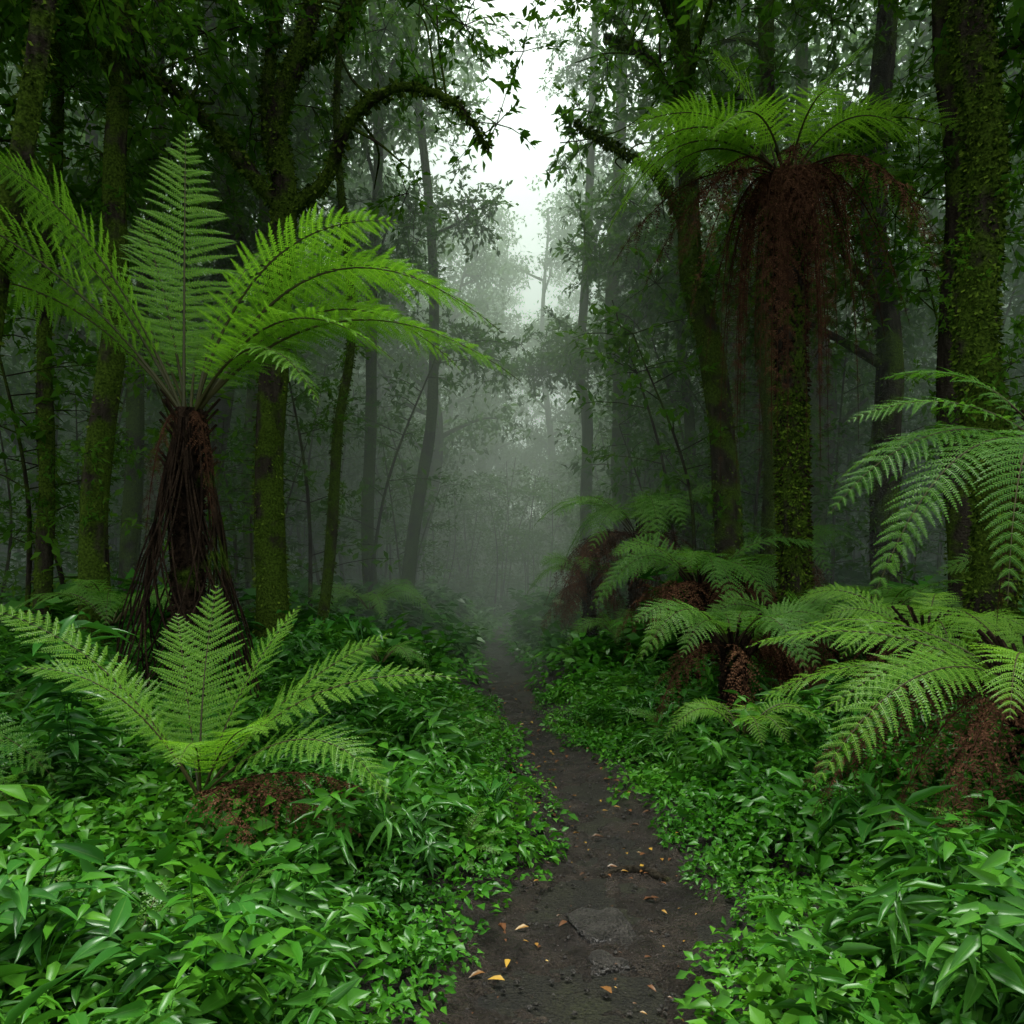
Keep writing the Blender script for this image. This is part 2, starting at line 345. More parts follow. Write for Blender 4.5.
# --- plant sources (geometry only)  material slots: 0 cover 1 sprig 2 broad 3 fern 4 stalk
MATS_UG=[M_COVER,M_SPRIG,M_BROAD,M_FERN2,M_STALK]
def cover_plant(seed,nseg=2,n=44,mul=1,wide=.36):
    r=np.random.default_rng(seed); g=Geo()
    a=r.random(n)*2*np.pi; rad=0.02+0.18*np.sqrt(r.random(n)); z=0.03+0.17*r.random(n)*(1-rad*2)
    P=np.stack([rad*np.cos(a),rad*np.sin(a),z],1)
    a2=a+r.normal(0,.7,n); D=np.stack([np.cos(a2),np.sin(a2),r.normal(0.0,.35,n)],1)
    place_leaves(g,leaf_tpl(nseg,.3,.3,wide) if nseg else KT,P,D,(0.04+0.05*r.random(n))*mul,r)
    return g.pack()
def sprig_geo(seed,H=.42,leafL=.13,wide=.17,m=1,nst=5,nseg=3):
    r=np.random.default_rng(seed); g=Geo()
    for s in range(nst):
        a=r.random()*2*np.pi; out=.08+.22*r.random(); hh=H*(.6+.5*r.random())
        P=spline([(0,0,-.05),(out*.35*np.cos(a),out*.35*np.sin(a),hh*.55),(out*np.cos(a),out*np.sin(a),hh)],14)
        V,F=tube(P[::3],np.linspace(.005,.002,5),3); g.add(V,F,m,.1)
        k=np.arange(4,14).repeat(2); n=len(k)
        aa=np.arange(n)*np.pi+(k*1.57)+r.normal(0,.3,n)
        D=np.stack([np.cos(aa),np.sin(aa),.10+r.normal(0,.2,n)],1)
        D=D+A3(np.cos(a),np.sin(a),0)*.3
        place_leaves(g,leaf_tpl(nseg,.35,.2,wide,.85) if nseg else KT,P[k],D,leafL*(.55+.6*r.random(n)),r,m)
    return g
def broad_geo(seed,n=9,L=.2,H=.3,m=2,nseg=6):
    r=np.random.default_rng(seed); g=Geo()
    a=np.arange(n)*2.4+r.normal(0,.2,n); hh=H*(.4+.7*r.random(n)); 
    for k in range(n):
        tip=A3(.09*np.cos(a[k]),.09*np.sin(a[k]),hh[k])
        V,F=tube(spline([(0,0,-.05),tip*A3(.3,.3,.6),tip],6),np.full(6,.004),4); g.add(V,F,m,.2)
        D=A3(np.cos(a[k]),np.sin(a[k]),.1+r.normal(0,.3))[None]
        place_leaves(g,leaf_tpl(nseg,.45,.3,.22,.8),tip[None],D,np.array([L*(.65+.6*r.random())]),r,m,upbias=1.4)
    return g
def mini_fern(seed,L=.5):
    r=np.random.default_rng(seed); g=Geo(); n=8
    for k in range(n):
        a=k*2*np.pi/n+r.normal(0,.25); l=L*(.8+.4*r.random()); c,s=np.cos(a),np.sin(a)
        frond(g,(0,0,0),(c*l*.4,s*l*.4,l*.65),(c*l*.95,s*l*.95,l*(.15+.3*r.random())),l*.19,16,6,0,r,.1,.12,3,4,rad=.004)
    return g
S_COVER=[cover_plant(s) for s in range(5)]+[cover_plant(s,2,34,1.35,.28) for s in range(5,8)]+[cover_plant(s,2,60,.7,.4) for s in range(8,10)]
S_COVERF=[cover_plant(s+20,0,36,1.15) for s in range(6)]
S_SPRIG=[sprig_geo(1).pack(),sprig_geo(2,.5,.16,.15).pack(),sprig_geo(3,.34,.11,.22).pack(),sprig_geo(5,.4,.1,.26,0).pack(),broad_geo(4).pack(),mini_fern(6).pack(),sprig_geo(7,.3,.14,.2,1,4).pack(),sprig_geo(8,.55,.12,.2,0).pack(),mini_fern(9,.42).pack(),sprig_geo(10,.45,.2,.11,1,4).pack()]
S_SPRIGF=[sprig_geo(1,nseg=0).pack(),sprig_geo(2,.5,.16,.15,nseg=0).pack(),sprig_geo(5,.4,.12,.26,0,nseg=0).pack(),sprig_geo(8,.45,.14,.2,0,nseg=0).pack(),broad_geo(4,12,.16,nseg=3).pack()]
def clump(seed,nt=7,R=.6,leafL=.15,per=11):
    r=np.random.default_rng(seed); g=Geo()
    for k in range(nt):
        d=nrm(r.normal(0,1,3)*A3(1,1,.6)); tip=d*R*(.6+.6*r.random())+A3(0,0,-.12)
        P=spline([(0,0,0),tip*.5+A3(0,0,.06),tip],10); V,F=tube(P[::3],np.linspace(.008,.003,4),3); g.add(V,F,1,.1)
        i=r.integers(2,10,per); D=d+r.normal(0,.75,(per,3))+A3(0,0,-.15)
        place_leaves(g,KT,P[i]+r.normal(0,.02,(per,3)),D,leafL*(.6+.7*r.random(per)),r)
    return g.pack()
S_CLUMP=[clump(s) for s in range(8)]

def rand_pts(n,x0,x1,y0,y1,k=.85,m=2.5):
    x=rng.uniform(x0,x1,n); y=rng.uniform(y0,y1,n); ok=np.abs(x)<k*y+m; return x[ok],y[ok]
def edge(x,y):
    px=path_x(y); hw=np.interp(y,PY,PW)/2*(1+0.13*np.sin(y*2.3)+0.08*np.sin(y*5.1+1)); return np.abs(x-px)-hw
def ug(name,n,x0,x1,y0,y1,s0,s1,srcs,dmin,tilt=.25,clumpy=0):
    x,y=rand_pts(n,x0,x1,y0,y1,.78,2.0); d=edge(x,y); ok=d>dmin+rng.random(len(x))*.10
    if clumpy>0:
        f=np.sin(1.9*x+.7*y)+np.sin(1.3*y-2.1*x+2)+np.sin(3.7*x+2.9*y)*.6; ok&=f>clumpy-1
    x,y,d=x[ok],y[ok],d[ok]; n=len(x)
    mv=.5+.25*(np.sin(3.1*x+1.7*y+1)+np.sin(4.3*y-2.3*x))
    s=rng.uniform(s0,s1,n)*(.6+.4*sm(d/.9))*(.75+.5*mv)
    rot=np.stack([rng.normal(0,tilt,n),rng.normal(0,tilt,n),rng.random(n)*6.28],1)
    bias=np.clip(.5+.35*(np.sin(1.3*x-2.2*y+.5)+np.sin(2.6*x+1.1*y+2)*.7)+.15*(1-sm(d/1.5)),0,1)
    return spread(name,np.stack([x,y,hgt(x,y)-.01],1),rot,s,rng.integers(0,len(srcs),n),srcs,MATS_UG,bias=bias,rmix=.55)
ug('ground_cover',6800,-7,7.5,1.2,10,.75,1.45,S_COVER,-.05,.3)
ug('ground_cover',4000,-14,14,10,28,1.8,2.8,S_COVERF,.05)
ug('leafy_undergrowth',2100,-8,8,1.3,9,.55,1.2,S_SPRIG,.32,.25,.5)
ug('leafy_undergrowth',2600,-20,20,9,44,1.3,2.6,S_SPRIGF,.35,.2)

# ---- litter on path
g=Geo(); n=460; y=rng.uniform(1.5,12,n)**1.0; x=path_x(y)+rng.uniform(-.5,.5,n)
a=rng.random(n)*6.28; place_leaves(g,leaf_tpl(3,.15,.3,.25),np.stack([x,y,path_z(x,y)-.02+0*x],1),np.stack([np.cos(a),np.sin(a),0*a+.05],1),.015+.06*rng.random(n)**2.2,rng,upbias=3)
g.build('fallen_leaves',[M_FALL])
g=Geo(); n=2600; y=rng.uniform(1.5,10,n); x=path_x(y)+rng.uniform(-.5,.5,n); s=.003+.013*rng.random(n)**3
oc=np.array([[1,0,0],[0,1,0],[-1,0,0],[0,-1,0],[.5,.5,.7],[-.5,.5,.7],[-.5,-.5,.7],[.5,-.5,.7]])*A3(1,1,.8)
Fo=np.array([[0,1,5,4],[1,2,6,5],[2,3,7,6],[3,0,4,7],[4,5,6,7]])
oc=oc[None]*s[:,None,None]*rng.uniform(.6,1.3,(n,8,3))+np.stack([x,y,path_z(x,y)-.036+0.0*x],1)[:,None]
g.add(oc.reshape(-1,3),(Fo[None]+(np.arange(n)*8)[:,None,None]).reshape(-1,4)); g.build('pebbles',[M_ROCK],smooth=False)

# ------------------------------------------------------------------ trees
def moss_tufts(g,P,R,n,r,m=1,L=.045):
    i=r.random(n)*(len(P)-1); k=i.astype(int); f=(i-k)[:,None]
    c=P[k]*(1-f)+P[np.minimum(k+1,len(P)-1)]*f; rad=np.asarray(R)[k]
    T=nrm(np.gradient(P,axis=0))[k]; d=nrm(r.normal(0,1,(n,3))); d=nrm(d-T*np.sum(d*T,1,keepdims=True))
    base=c+d*rad[:,None]*.97; D=nrm(d*.8+r.normal(0,.5,(n,3))+A3(0,0,-.5)); Y=nrm(np.cross(D,r.normal(0,1,(n,3))))
    l=(L*(.4+r.random(n)))[:,None]
    K=np.stack([base,base+D*l*.5+Y*l*.28,base+D*l,base+D*l*.5-Y*l*.28],1)
    g.add(K.reshape(-1,3),np.arange(4*n).reshape(-1,4),m,np.repeat(r.random(n),4))
def tree(name,trunk,r0,r1,branches=(),auto=6,crown_n=170,crown_from=.5,seed=0,mossy=True,moss=1800,crown_r=1.7,k=16,spread_=2.2,low=0):
    r=np.random.default_rng(seed+100); e=empty(name); g=Geo()
    trunk=np.array(trunk,float); n=60
    P=spline(trunk,n); u=np.linspace(0,1,n)
    P[:,0]+=.06*np.sin(u*17+seed)*min(1,r0*5); P[:,1]+=.05*np.sin(u*13+seed*2)
    R=r0+(r1-r0)*u; R=R*(1+1.0*np.exp(-(P[:,2]-P[0,2])/.35)*.7)
    V,F=tube(P,R,k,.10,seed); g.add(V,F,0)
    if moss: moss_tufts(g,P,R,moss,r,1,.05)
    ends=[]
    for br in branches:
        pts,b0,b1=br; Pb=spline(pts,26); Pb+=r.normal(0,.012,Pb.shape); Rb=np.linspace(b0,b1,26)
        V,F=tube(Pb,Rb,8,.15,seed+3); g.add(V,F,0)
        if moss: moss_tufts(g,Pb,Rb,1100,r,1,.07)
        ends+= [Pb[-1]+A3(0,0,.3)]
        for q in range(6):
            i=r.integers(8,25); d=nrm(r.normal(0,1,3)+A3(0,0,.6)); L=.5+.9*r.random()
            Ps=spline([Pb[i],Pb[i]+d*L*.5+r.normal(0,.1,3),Pb[i]+d*L+r.normal(0,.15,3)],10); V,F=tube(Ps,np.linspace(Rb[i]*.4,.008,10),5,.1); g.add(V,F,0)
            if Ps[-1][2]>Pb[i][2]+.4: ends.append(Ps[-1])
    for b in range(auto):
        t=crown_from+(1-crown_from)*(b+.5*r.random())/auto; i=min(n-1,int(t*n)); a=r.random()*6.28; L=spread_*(.6+.7*r.random())*(1.1-.4*t)
        d=A3(math.cos(a),math.sin(a),.35+.4*r.random())
        Pb=spline([P[i],P[i]+d*L*.5+r.normal(0,.15,3),P[i]+d*L+r.normal(0,.3,3)],14); Rb=np.linspace(R[i]*.45,.012,14)
        V,F=tube(Pb,Rb,6,.1,seed); g.add(V,F,0)
        if moss: moss_tufts(g,Pb,Rb,150,r,1,.05)
        ends+=[Pb[-1],Pb[8]]
    ends.append(P[-1])
    g.build('trunk',[M_BARKM if mossy else M_BARK,M_MOSS],parent=e)
    if crown_n>0:
        E=np.array(ends); c=E[r.integers(0,len(E),crown_n)]; pts=c+r.normal(0,1,(crown_n,3))*A3(crown_r,crown_r,crown_r*.55)*.42
        if low:
            i=r.integers(int(n*.15),int(n*.6),low); pl=P[i]+r.normal(0,.22,(low,3)); pts=np.vstack([pts,pl])
        m=len(pts); rot=np.stack([r.normal(0,.5,m),r.normal(0,.5,m),r.random(m)*6.28],1); sc=r.uniform(.7,1.25,m)
        if low: sc[-low:]*=.5
        spread('foliage',pts,rot,sc,r.integers(0,8,m),S_CLUMP,[M_CANOPY,M_BARK],e)
    return e
def h0(x,y): return float(hgt(np.array(x),np.array(y)))-.15
Y=10
tree('mossy_branching_tree',[(-3.3,Y,h0(-3.3,Y)),(-3.28,Y,2.5),(-3.15,Y,4.6),(-3.13,Y,6.7),(-3.2,Y,7.7),(-2.86,Y,8.6),(-2.7,Y,9.6),(-2.6,Y,11.5),(-2.8,Y,14)],.21,.07,
 [([(-3.1,Y,6.5),(-2.53,Y,7.0),(-2.05,Y-.3,7.7),(-1.38,Y-.5,7.92),(-.7,Y-.5,7.68),(-.3,Y-.4,7.2)],.10,.03),
  ([(-3.13,Y,6.6),(-3.8,Y-.1,7.4),(-4.35,Y-.2,7.95),(-4.9,Y-.3,8.3),(-5.6,Y-.3,8.6)],.10,.04),
  ([(-3.15,Y,7.0),(-3.4,Y+.3,8.2),(-3.3,Y+.3,9.6),(-3.6,Y+.5,11.5)],.11,.05),
  ([(-2.86,Y,8.6),(-2.3,Y,9.0),(-2.0,Y,9.8),(-1.6,Y,11)],.08,.03)],
 auto=4,crown_n=90,crown_from=.76,seed=1,moss=5000)
def simple(name,x,y,pts,r0,r1,top=15,**k):
    T=[(x,y,h0(x,y))]+[(a,y+dy,z) for a,dy,z in pts]
    return tree(name,T,r0,r1,**k)
simple('added_shade_tree',-5.07,9,[(-5.0,0,3.5),(-4.77,0,6.2),(-4.9,.2,9.5),(-5.1,.3,14)],.17,.08,seed=2,low=12,crown_n=90,crown_from=.6)
simple('added_shade_tree',-6.35,10,[(-6.3,0,4),(-6.2,0,8),(-6.0,0,13)],.11,.06,seed=3,low=12,crown_n=130)
simple('added_shade_tree',-6.75,13,[(-6.6,0,5),(-6.2,0,10),(-6.1,0,16)],.17,.08,seed=4,crown_n=180,crown_from=.4)
simple('added_shade_tree',-4.75,6.2,[(-4.45,0,3.4),(-4.05,0,5.5),(-3.75,0,7.5),(-3.6,.5,12)],.10,.07,seed=5,crown_n=50,crown_from=.7)
simple('added_shade_tree',-2.9,11,[(-2.6,0,3.5),(-2.4,0,5.5),(-2.6,0,9),(-2.3,.3,13)],.085,.04,seed=6,low=8,crown_n=45,crown_from=.8)
simple('added_shade_tree',-4.95,14,[(-4.9,0,5),(-4.6,0,10),(-4.8,0,17)],.14,.07,seed=7,moss=600,crown_n=150,crown_from=.45)
simple('added_shade_tree',-3.2,17,[(-3.3,0,5),(-3.1,0,11),(-3.4,0,19)],.16,.08,seed=8,moss=400,crown_n=150,crown_from=.42)
simple('added_shade_tree',-2.7,18.5,[(-2.3,0,4),(-1.9,0,7),(-2.3,0,13),(-2.9,0,20)],.17,.08,seed=9,moss=400,crown_n=130,crown_from=.45,crown_r=1.4,spread_=1.6)
simple('added_shade_tree',-7.6,9,[(-7.5,0,4),(-7.0,0,9),(-7.2,0,14)],.16,.08,seed=10)
simple('mossy_tree',3.4,11,[(3.25,0,2.4),(2.87,0,5.3),(2.65,0,6.65),(2.5,0,10.2),(2.6,0,15)],.23,.10,seed=21,moss=3500,crown_n=80,crown_from=.7,
   branches=[([(2.7,11,6.6),(2.1,10.9,7.6),(1.5,10.8,7.9),(.9,10.8,8.3)],.06,.02),([(2.55,11,8.5),(2.0,11,9.4),(1.4,11.2,9.8)],.06,.02)],low=8)
simple('added_shade_tree',4.1,11.5,[(4.0,0,4),(3.95,0,8),(4.05,0,14)],.17,.10,seed=22,moss=1500,crown_n=80,crown_from=.76)
simple('mossy_tree',4.52,7,[(4.5,0,2.5),(4.45,0,4.8),(4.36,0,7.2),(4.5,0,12)],.21,.14,seed=23,moss=12000,crown_n=60,low=14,crown_from=.8)
simple('added_shade_tree',5.4,9,[(5.4,0,3),(5.35,0,6),(5.3,0,9),(5.4,0,14)],.15,.1,seed=24,mossy=False,moss=1200,low=10,crown_from=.55,crown_n=130)
simple('added_shade_tree',6.0,12,[(6.1,0,4),(5.95,0,8),(6.2,0,15)],.25,.14,seed=25,mossy=False,moss=1200,crown_n=170,crown_from=.4)
simple('added_shade_tree',3.1,20,[(2.9,0,6),(2.75,0,10),(3.2,0,22)],.24,.12,seed=26,moss=300,crown_n=150,crown_r=1.6,crown_from=.42,spread_=1.7)
simple('added_shade_tree',2.35,22.5,[(2.25,0,6),(2.15,0,10),(2.9,0,24)],.2,.1,seed=27,moss=300,crown_n=120,crown_r=1.4,crown_from=.5,spread_=1.5)
simple('added_shade_tree',3.85,16,[(3.8,0,5),(3.6,0,9),(3.7,0,18)],.13,.07,seed=28,moss=400,crown_n=150,crown_from=.42)
simple('added_shade_tree',6.6,16,[(6.5,0,5),(6.3,0,10),(6.4,0,18)],.2,.1,seed=29,moss=300,crown_n=180,crown_r=2,crown_from=.35)
simple('added_shade_tree',7.0,8.5,[(7.0,0,5),(6.8,0,9),(7.0,0,14)],.18,.1,seed=30,moss=800,crown_n=130)
# unseen trees added beside and behind the viewpoint to shade the corners
simple('added_shade_tree',-5.6,2.2,[(-5.5,0,5),(-5.2,0,9),(-5.3,0,15)],.2,.1,seed=41,moss=800,crown_n=190,crown_r=2.2,spread_=2.8)
simple('added_shade_tree',5.9,2.4,[(5.8,0,5),(5.5,0,9),(5.6,0,15)],.2,.1,seed=42,moss=800,crown_n=190,crown_r=2.2,spread_=2.8)
simple('added_shade_tree',-3.8,-2.2,[(-3.8,0,5),(-3.6,0,9),(-3.7,0,15)],.2,.1,seed=43,moss=300,crown_n=170,crown_r=2.2,spread_=2.6)
simple('added_shade_tree',4.2,-2.4,[(4.2,0,5),(4.0,0,9),(4.1,0,15)],.2,.1,seed=44,moss=300,crown_n=170,crown_r=2.2,spread_=2.6)

# understory saplings (mass)
def sapling(seed):
    r=np.random.default_rng(seed); g=Geo(); H=3.6+1.5*r.random()
    P=spline([(0,0,-.2),(r.normal(0,.2),r.normal(0,.2),H*.5),(r.normal(0,.4),r.normal(0,.4),H)],20); V,F=tube(P,np.linspace(.035,.01,20),6,.1); g.add(V,F,1,.1)
    for b in range(16):
        i=r.integers(5,20); a=r.random()*6.28; L=(.5+.7*r.random()); d=A3(math.cos(a),math.sin(a),.25)
        Pb=spline([P[i],P[i]+d*L*.6,P[i]+d*L+A3(0,0,-.12)],10); V,F=tube(Pb[::3],np.linspace(.01,.004,4),3); g.add(V,F,1,.1)
        n=26; k=r.integers(2,10,n); D=d*.6+r.normal(0,.6,(n,3))+A3(0,0,-.2)
        place_leaves(g,KT,Pb[k]+r.normal(0,.08,(n,3)),D,.15*(.6+.7*r.random(n)),r)
    return g.pack()
S_SAP=[sapling(s) for s in range(40,46)]
x,y=rand_pts(950,-22,24,9,55,.8,3); px=path_x(np.minimum(y,24)); d=x-px
ok=((d<-2.1-.015*y)|(d>2.6+.015*y))|(y>27); ok&=~((y<11.5)&(x>1.5)&(x<5)); ok&=~((y<10.8)&(x<0)&(x>-4)); x,y=x[ok],y[ok]; n=len(x)
sc=rng.uniform(.6,1.3,n)*(1+.6*sm((y-12)/8)*(np.abs(x)>3))
spread('understory_saplings',np.stack([x,y,hgt(x,y)],1),np.stack([rng.normal(0,.08,n),rng.normal(0,.08,n),rng.random(n)*6.28],1),sc,rng.integers(0,6,n),S_SAP,[M_CANOPY,M_BARK])

# distant trees (mass)
def far_tree(seed):
    r=np.random.default_rng(seed); g=Geo(); H=20+5*r.random()
    P=spline([(0,0,-.4),(r.normal(0,.5),0,H*.3),(r.normal(0,1.0),r.normal(0,.5),H*.65),(r.normal(0,1.5),r.normal(0,.8),H)],30)
    V,F=tube(P,np.linspace(.32,.06,30),9,.1,seed); g.add(V,F,1,.1)
    for b in range(22):
        t=.2+.78*b/22; i=int(t*30); a=r.random()*6.28; L=(3.2-1.4*t)*(.6+.6*r.random()); d=A3(math.cos(a),math.sin(a),.35+.4*r.random())
        Pb=spline([P[i],P[i]+d*L*.5+r.normal(0,.3,3),P[i]+d*L+r.normal(0,.3,3)],10); V,F=tube(Pb,np.linspace(.1,.015,10),5,.1); g.add(V,F,1,.1)
        for c in (5,9,9):
            cc_=Pb[c]+r.normal(0,.6,(6,3))*A3(1,1,.6)
            for q in cc_:
                n=20; pts=q+r.normal(0,.32,(n,3))*A3(1,1,.5); D=r.normal(0,1,(n,3))+A3(0,0,-.3)
                place_leaves(g,KT,pts,D,.28*(.6+.7*r.random(n)),r)
    return g.build('distant_tree',[M_CANOPY,M_BARK],link=False)
C_FAR=coll('distant_tree_src',[far_tree(s) for s in range(60,64)])
pts=[]
for _ in range(6000):
    y_=rng.uniform(14,75); x_=rng.uniform(-.75*y_-3,.75*y_+3); px_=1.0+0.02*y_
    if y_<46 and abs(x_-px_)<3.6+.042*y_: continue
    if 14<=y_<25 and abs(x_)<6.5: continue
    if all((x_-a)**2+(y_-b)**2>(3.3+.028*b)**2 for a,b in pts): pts.append((x_,y_))
    if len(pts)>135: break
pts=np.array(pts); n=len(pts)
scatter('distant_trees',np.stack([pts[:,0],pts[:,1],hgt(pts[:,0],pts[:,1])],1),np.stack([rng.normal(0,.05,n),rng.normal(0,.05,n),rng.random(n)*6.28],1),rng.uniform(.8,1.15,n),rng.integers(0,4,n),C_FAR)

# ------------------------------------------------------------------ ferns
def fern_obj(name,A,fr,W,dead=(),mat=M_FERN,trunk=None,seed=0,npin=34,npl=20,rad=.016,skirt=0,trunk_r=.14,droop=.22,moss=0,rs=1,sc=1.0):
    r=np.random.default_rng(seed+500); A=A3(*A); e=empty(name)
    g=Geo(); W=W*sc
    for f in fr:
        B,C=A3(*f[0])*sc,A3(*f[1])*sc; roll=f[2]*rs if len(f)>2 else 0; w=W*(f[3] if len(f)>3 else 1)
        off=nrm(B*A3(1,1,0)+1e-6)*trunk_r*.5
        frond(g,A+off,A+B,A+C,w,npin,npl,roll,r,droop,rad=rad)
    g.build('fronds',[mat,M_STALK],parent=e,smooth=False)
    if len(dead):
        g=Geo()
        for f in dead:
            B,C=A3(*f[0]),A3(*f[1]); w=W*(f[2] if len(f)>2 else .6)
            off=nrm(B*A3(1,1,0)+1e-6)*trunk_r*.6
            frond(g,A+off,A+B,A+C,w,24,12,r.normal(0,.4),r,.9,rad=rad*.8,keep=.8,messy=.55,stemrnd=0)
        g.build('dead_fronds',[M_DEAD,M_DEAD],parent=e,smooth=False)
    if trunk is not None:
        g=Geo(); P=spline(list(trunk)+[tuple(A+A3(0,0,.05))],50); R=np.full(50,trunk_r); R=R*(1+.5*np.exp(-(P[:,2]-P[0,2])/.4))*(1-.1*np.linspace(0,1,50))
        V,F=tube(P,R,18,.14,seed); g.add(V,F,0)
        moss_tufts(g,P,R,3000,r,2,.06)
        if moss: moss_tufts(g,P[:28],R[:28],moss,r,1,.05)
        for q in range(40):
            i=r.integers(34,49); a=r.random()*6.28; d=A3(math.cos(a),math.sin(a),1.2); V,F=tube(spline([P[i],P[i]+d*.12,P[i]+d*.25],5),np.full(5,.012),4); g.add(V,F,2)
        g.build('trunk',[M_BARKM if moss else M_FIBRE,M_MOSS,M_FIBRE],parent=e)
    if skirt:
        g=Geo(); zb=trunk[0][2]; H=A[2]-zb
        for q in range(skirt):
            a=r.random()*6.28; tw=r.choice([-1,1])*r.uniform(.8,2.6); rb=.54+.12*r.random(); l=.8+.2*r.random()
            u=np.linspace(0,1,18); z=A[2]-.05-u*H*l; rr=trunk_r*1.05+(rb-trunk_r)*u**1.15+.02*np.sin(u*7+q); aa=a+tw*u**1.3
            c=spline(list(trunk)+[tuple(A)],50); cx=np.interp(z,c[:,2],c[:,0]); cy=np.interp(z,c[:,2],c[:,1])
            V,F=tube(np.stack([cx+rr*np.cos(aa),cy+rr*np.sin(aa),z],1),np.linspace(.010,.007,18),4); g.add(V,F,0,r.random()*.4)
        g.build('dead_stalk_skirt',[M_FIBRE],parent=e)
    return e
A=(-2.83,6.5,3.05)
fern_obj('tree_fern',A,[
 ((-.05,0.0,1.5),(-.26,.5,2.8),0,1.05),((.12,.25,1.3),(.45,.9,1.9),0,.9),((-.3,.2,1.3),(-.85,.8,2.1),0,.9),
 ((-.75,-.2,1.6),(-2.0,-.3,2.3),1.5),((-.9,-.5,1.45),(-2.2,-.8,1.65),1.1),((-1.0,.3,1.3),(-2.1,.4,1.25),1.3),((-.7,.7,1.3),(-1.5,1.2,1.6),.6),((-1.1,-.2,1.5),(-2.5,-.2,1.0),1.3),
 ((1.1,-.2,2.05),(2.75,-.3,.62),-.6),((1.0,.3,2.25),(2.5,.4,1.0),-.5),((1.4,-.5,1.3),(2.9,-.6,.13),-.5,.85),((.8,-.6,.9),(1.4,-1.0,-.15),-.2,.8),((.9,-.5,1.2),(1.95,-.9,.2),-.4,.85),
 ((.7,.6,1.5),(1.7,1.2,1.3),-.2),((.6,-.3,1.7),(1.9,-.4,1.5),-.6),((.3,.5,1.0),(.9,1.6,1.2),0),((-.3,.8,1.0),(-.6,1.8,1.3),0),((1.2,-.1,1.6),(2.4,-.1,.35),-.5,.9),
 ((-.6,-.4,1.7),(-1.5,-.6,2.0),1.2,.9)],
 .50,trunk=[(-2.87,6.5,h0(-2.87,6.5)),(-2.85,6.5,1.5)],seed=1,npin=32,npl=20,skirt=58,trunk_r=.11,rs=-.35,droop=.28,
 dead=[((.2,-.2,.1),(.3,-.25,-1.0),.3),((-.2,-.2,.1),(-.3,-.2,-1.2),.3)])
A=(3.34,9,6.5)
dd=[((-1,-.1,.4),(-1.8,-.2,-1.5),.6),((-.8,-.3,.4),(-1.3,-.5,-1.9),.6),((.9,0,.5),(1.5,0,-1.8),.6),((.6,-.3,.5),(1.0,-.4,-2.1),.6),((-1.2,.2,.5),(-2.1,.2,-1.0),.6),((1.1,-.3,.5),(1.8,-.3,-1.2),.6),((.9,.4,.6),(1.3,.5,-2.2),.6),((-.6,.3,.5),(-.9,.4,-2.3),.6),((-.2,-.8,.5),(-.25,-1.1,-1.3),.6),((-.9,-.5,.5),(-1.5,-.7,-1.5),.6),((1.0,-.6,.5),(1.4,-.8,-1.6),.6)]
r_=np.random.default_rng(5)
for q in range(46):
    a=r_.random()*6.28; o=.25+.55*r_.random(); dd.append(((o*math.cos(a),o*math.sin(a),.25),(o*1.0*math.cos(a),o*1.0*math.sin(a),-1.5-2.5*r_.random()),.40))
fern_obj('tree_fern',A,[
 ((-.25,.1,1.1),(-.85,.3,1.75),0,1.1),((.25,.1,1.2),(1.15,.35,1.85),0,1.1),((-.8,0,1.2),(-2.0,-.1,.5),.5),((-1.4,-.3,1.0),(-2.3,-.4,-1.0),.6),
 ((-1.1,.1,1.15),(-2.25,.3,-.15),.5),((-.8,.3,1.3),(-1.8,.6,1.0),.2),((0,-.7,.7),(.05,-1.3,.2),0,.8),((.7,.2,1.2),(1.6,.2,.9),-.5),((1.0,0,1.2),(2.2,-.2,.3),-.5),
 ((1.1,.3,.9),(2.0,.5,-.4),-.5),((-.5,-.6,.9),(-1.2,-1.1,-.2),.2),((.5,-.6,.8),(1.0,-1.1,-.2),-.2),((.3,.7,1.0),(.6,1.4,.9),0),((-.3,.8,1.0),(-.7,1.5,.8),0),((-1.1,-.2,.7),(-1.9,-.5,-.6),.5),
 ((-1.2,-.4,1.0),(-2.2,-.7,-.5),.3)],
 .52,dead=dd,mat=M_FERN,trunk=[(3.5,9,h0(3.5,9)),(3.42,9,2.5),(3.4,9,4.5)],seed=2,npin=29,npl=17,trunk_r=.18,moss=7000,rs=-.2,droop=.3)
A=(-1.77,4.2,.38)
fern_obj('ground_fern',A,[
 ((-.03,.05,.6),(-.05,.35,1.12),0,1.1),((.15,.05,.6),(.42,.4,1.0),0,1.05),((-.45,0,.85),(-1.15,-.1,1.02),.4,.85),((-.3,-.2,.75),(-.72,-.4,.72),.4,.85),
 ((.4,.1,.6),(1.0,.2,.85),-.4,.9),((.5,0,.75),(1.4,0,.62),-.5,.8),((.7,-.2,.65),(1.1,-.4,.06),-.4,.9),((.25,-.2,.5),(.5,-.45,.42),-.1,.9),((-.15,.15,.6),(-.35,.5,.95),0,.9),((-.5,.2,.7),(-1.0,.5,.6),.3,.9),((.1,-.25,.5),(.15,-.6,.3),0,.8)],
 .25,seed=3,npin=27,npl=15,rad=.008,trunk_r=.04,droop=.12,sc=1.06,dead=[((.3,-.1,.15),(.8,-.2,-.1),.8),((.2,-.3,.2),(.5,-.6,-.1),.8),((.5,.1,.25),(1.1,.1,-.1),.8),((.4,-.2,.25),(1.0,-.4,-.1),.8)])
A=(3.33,4.5,2.38)
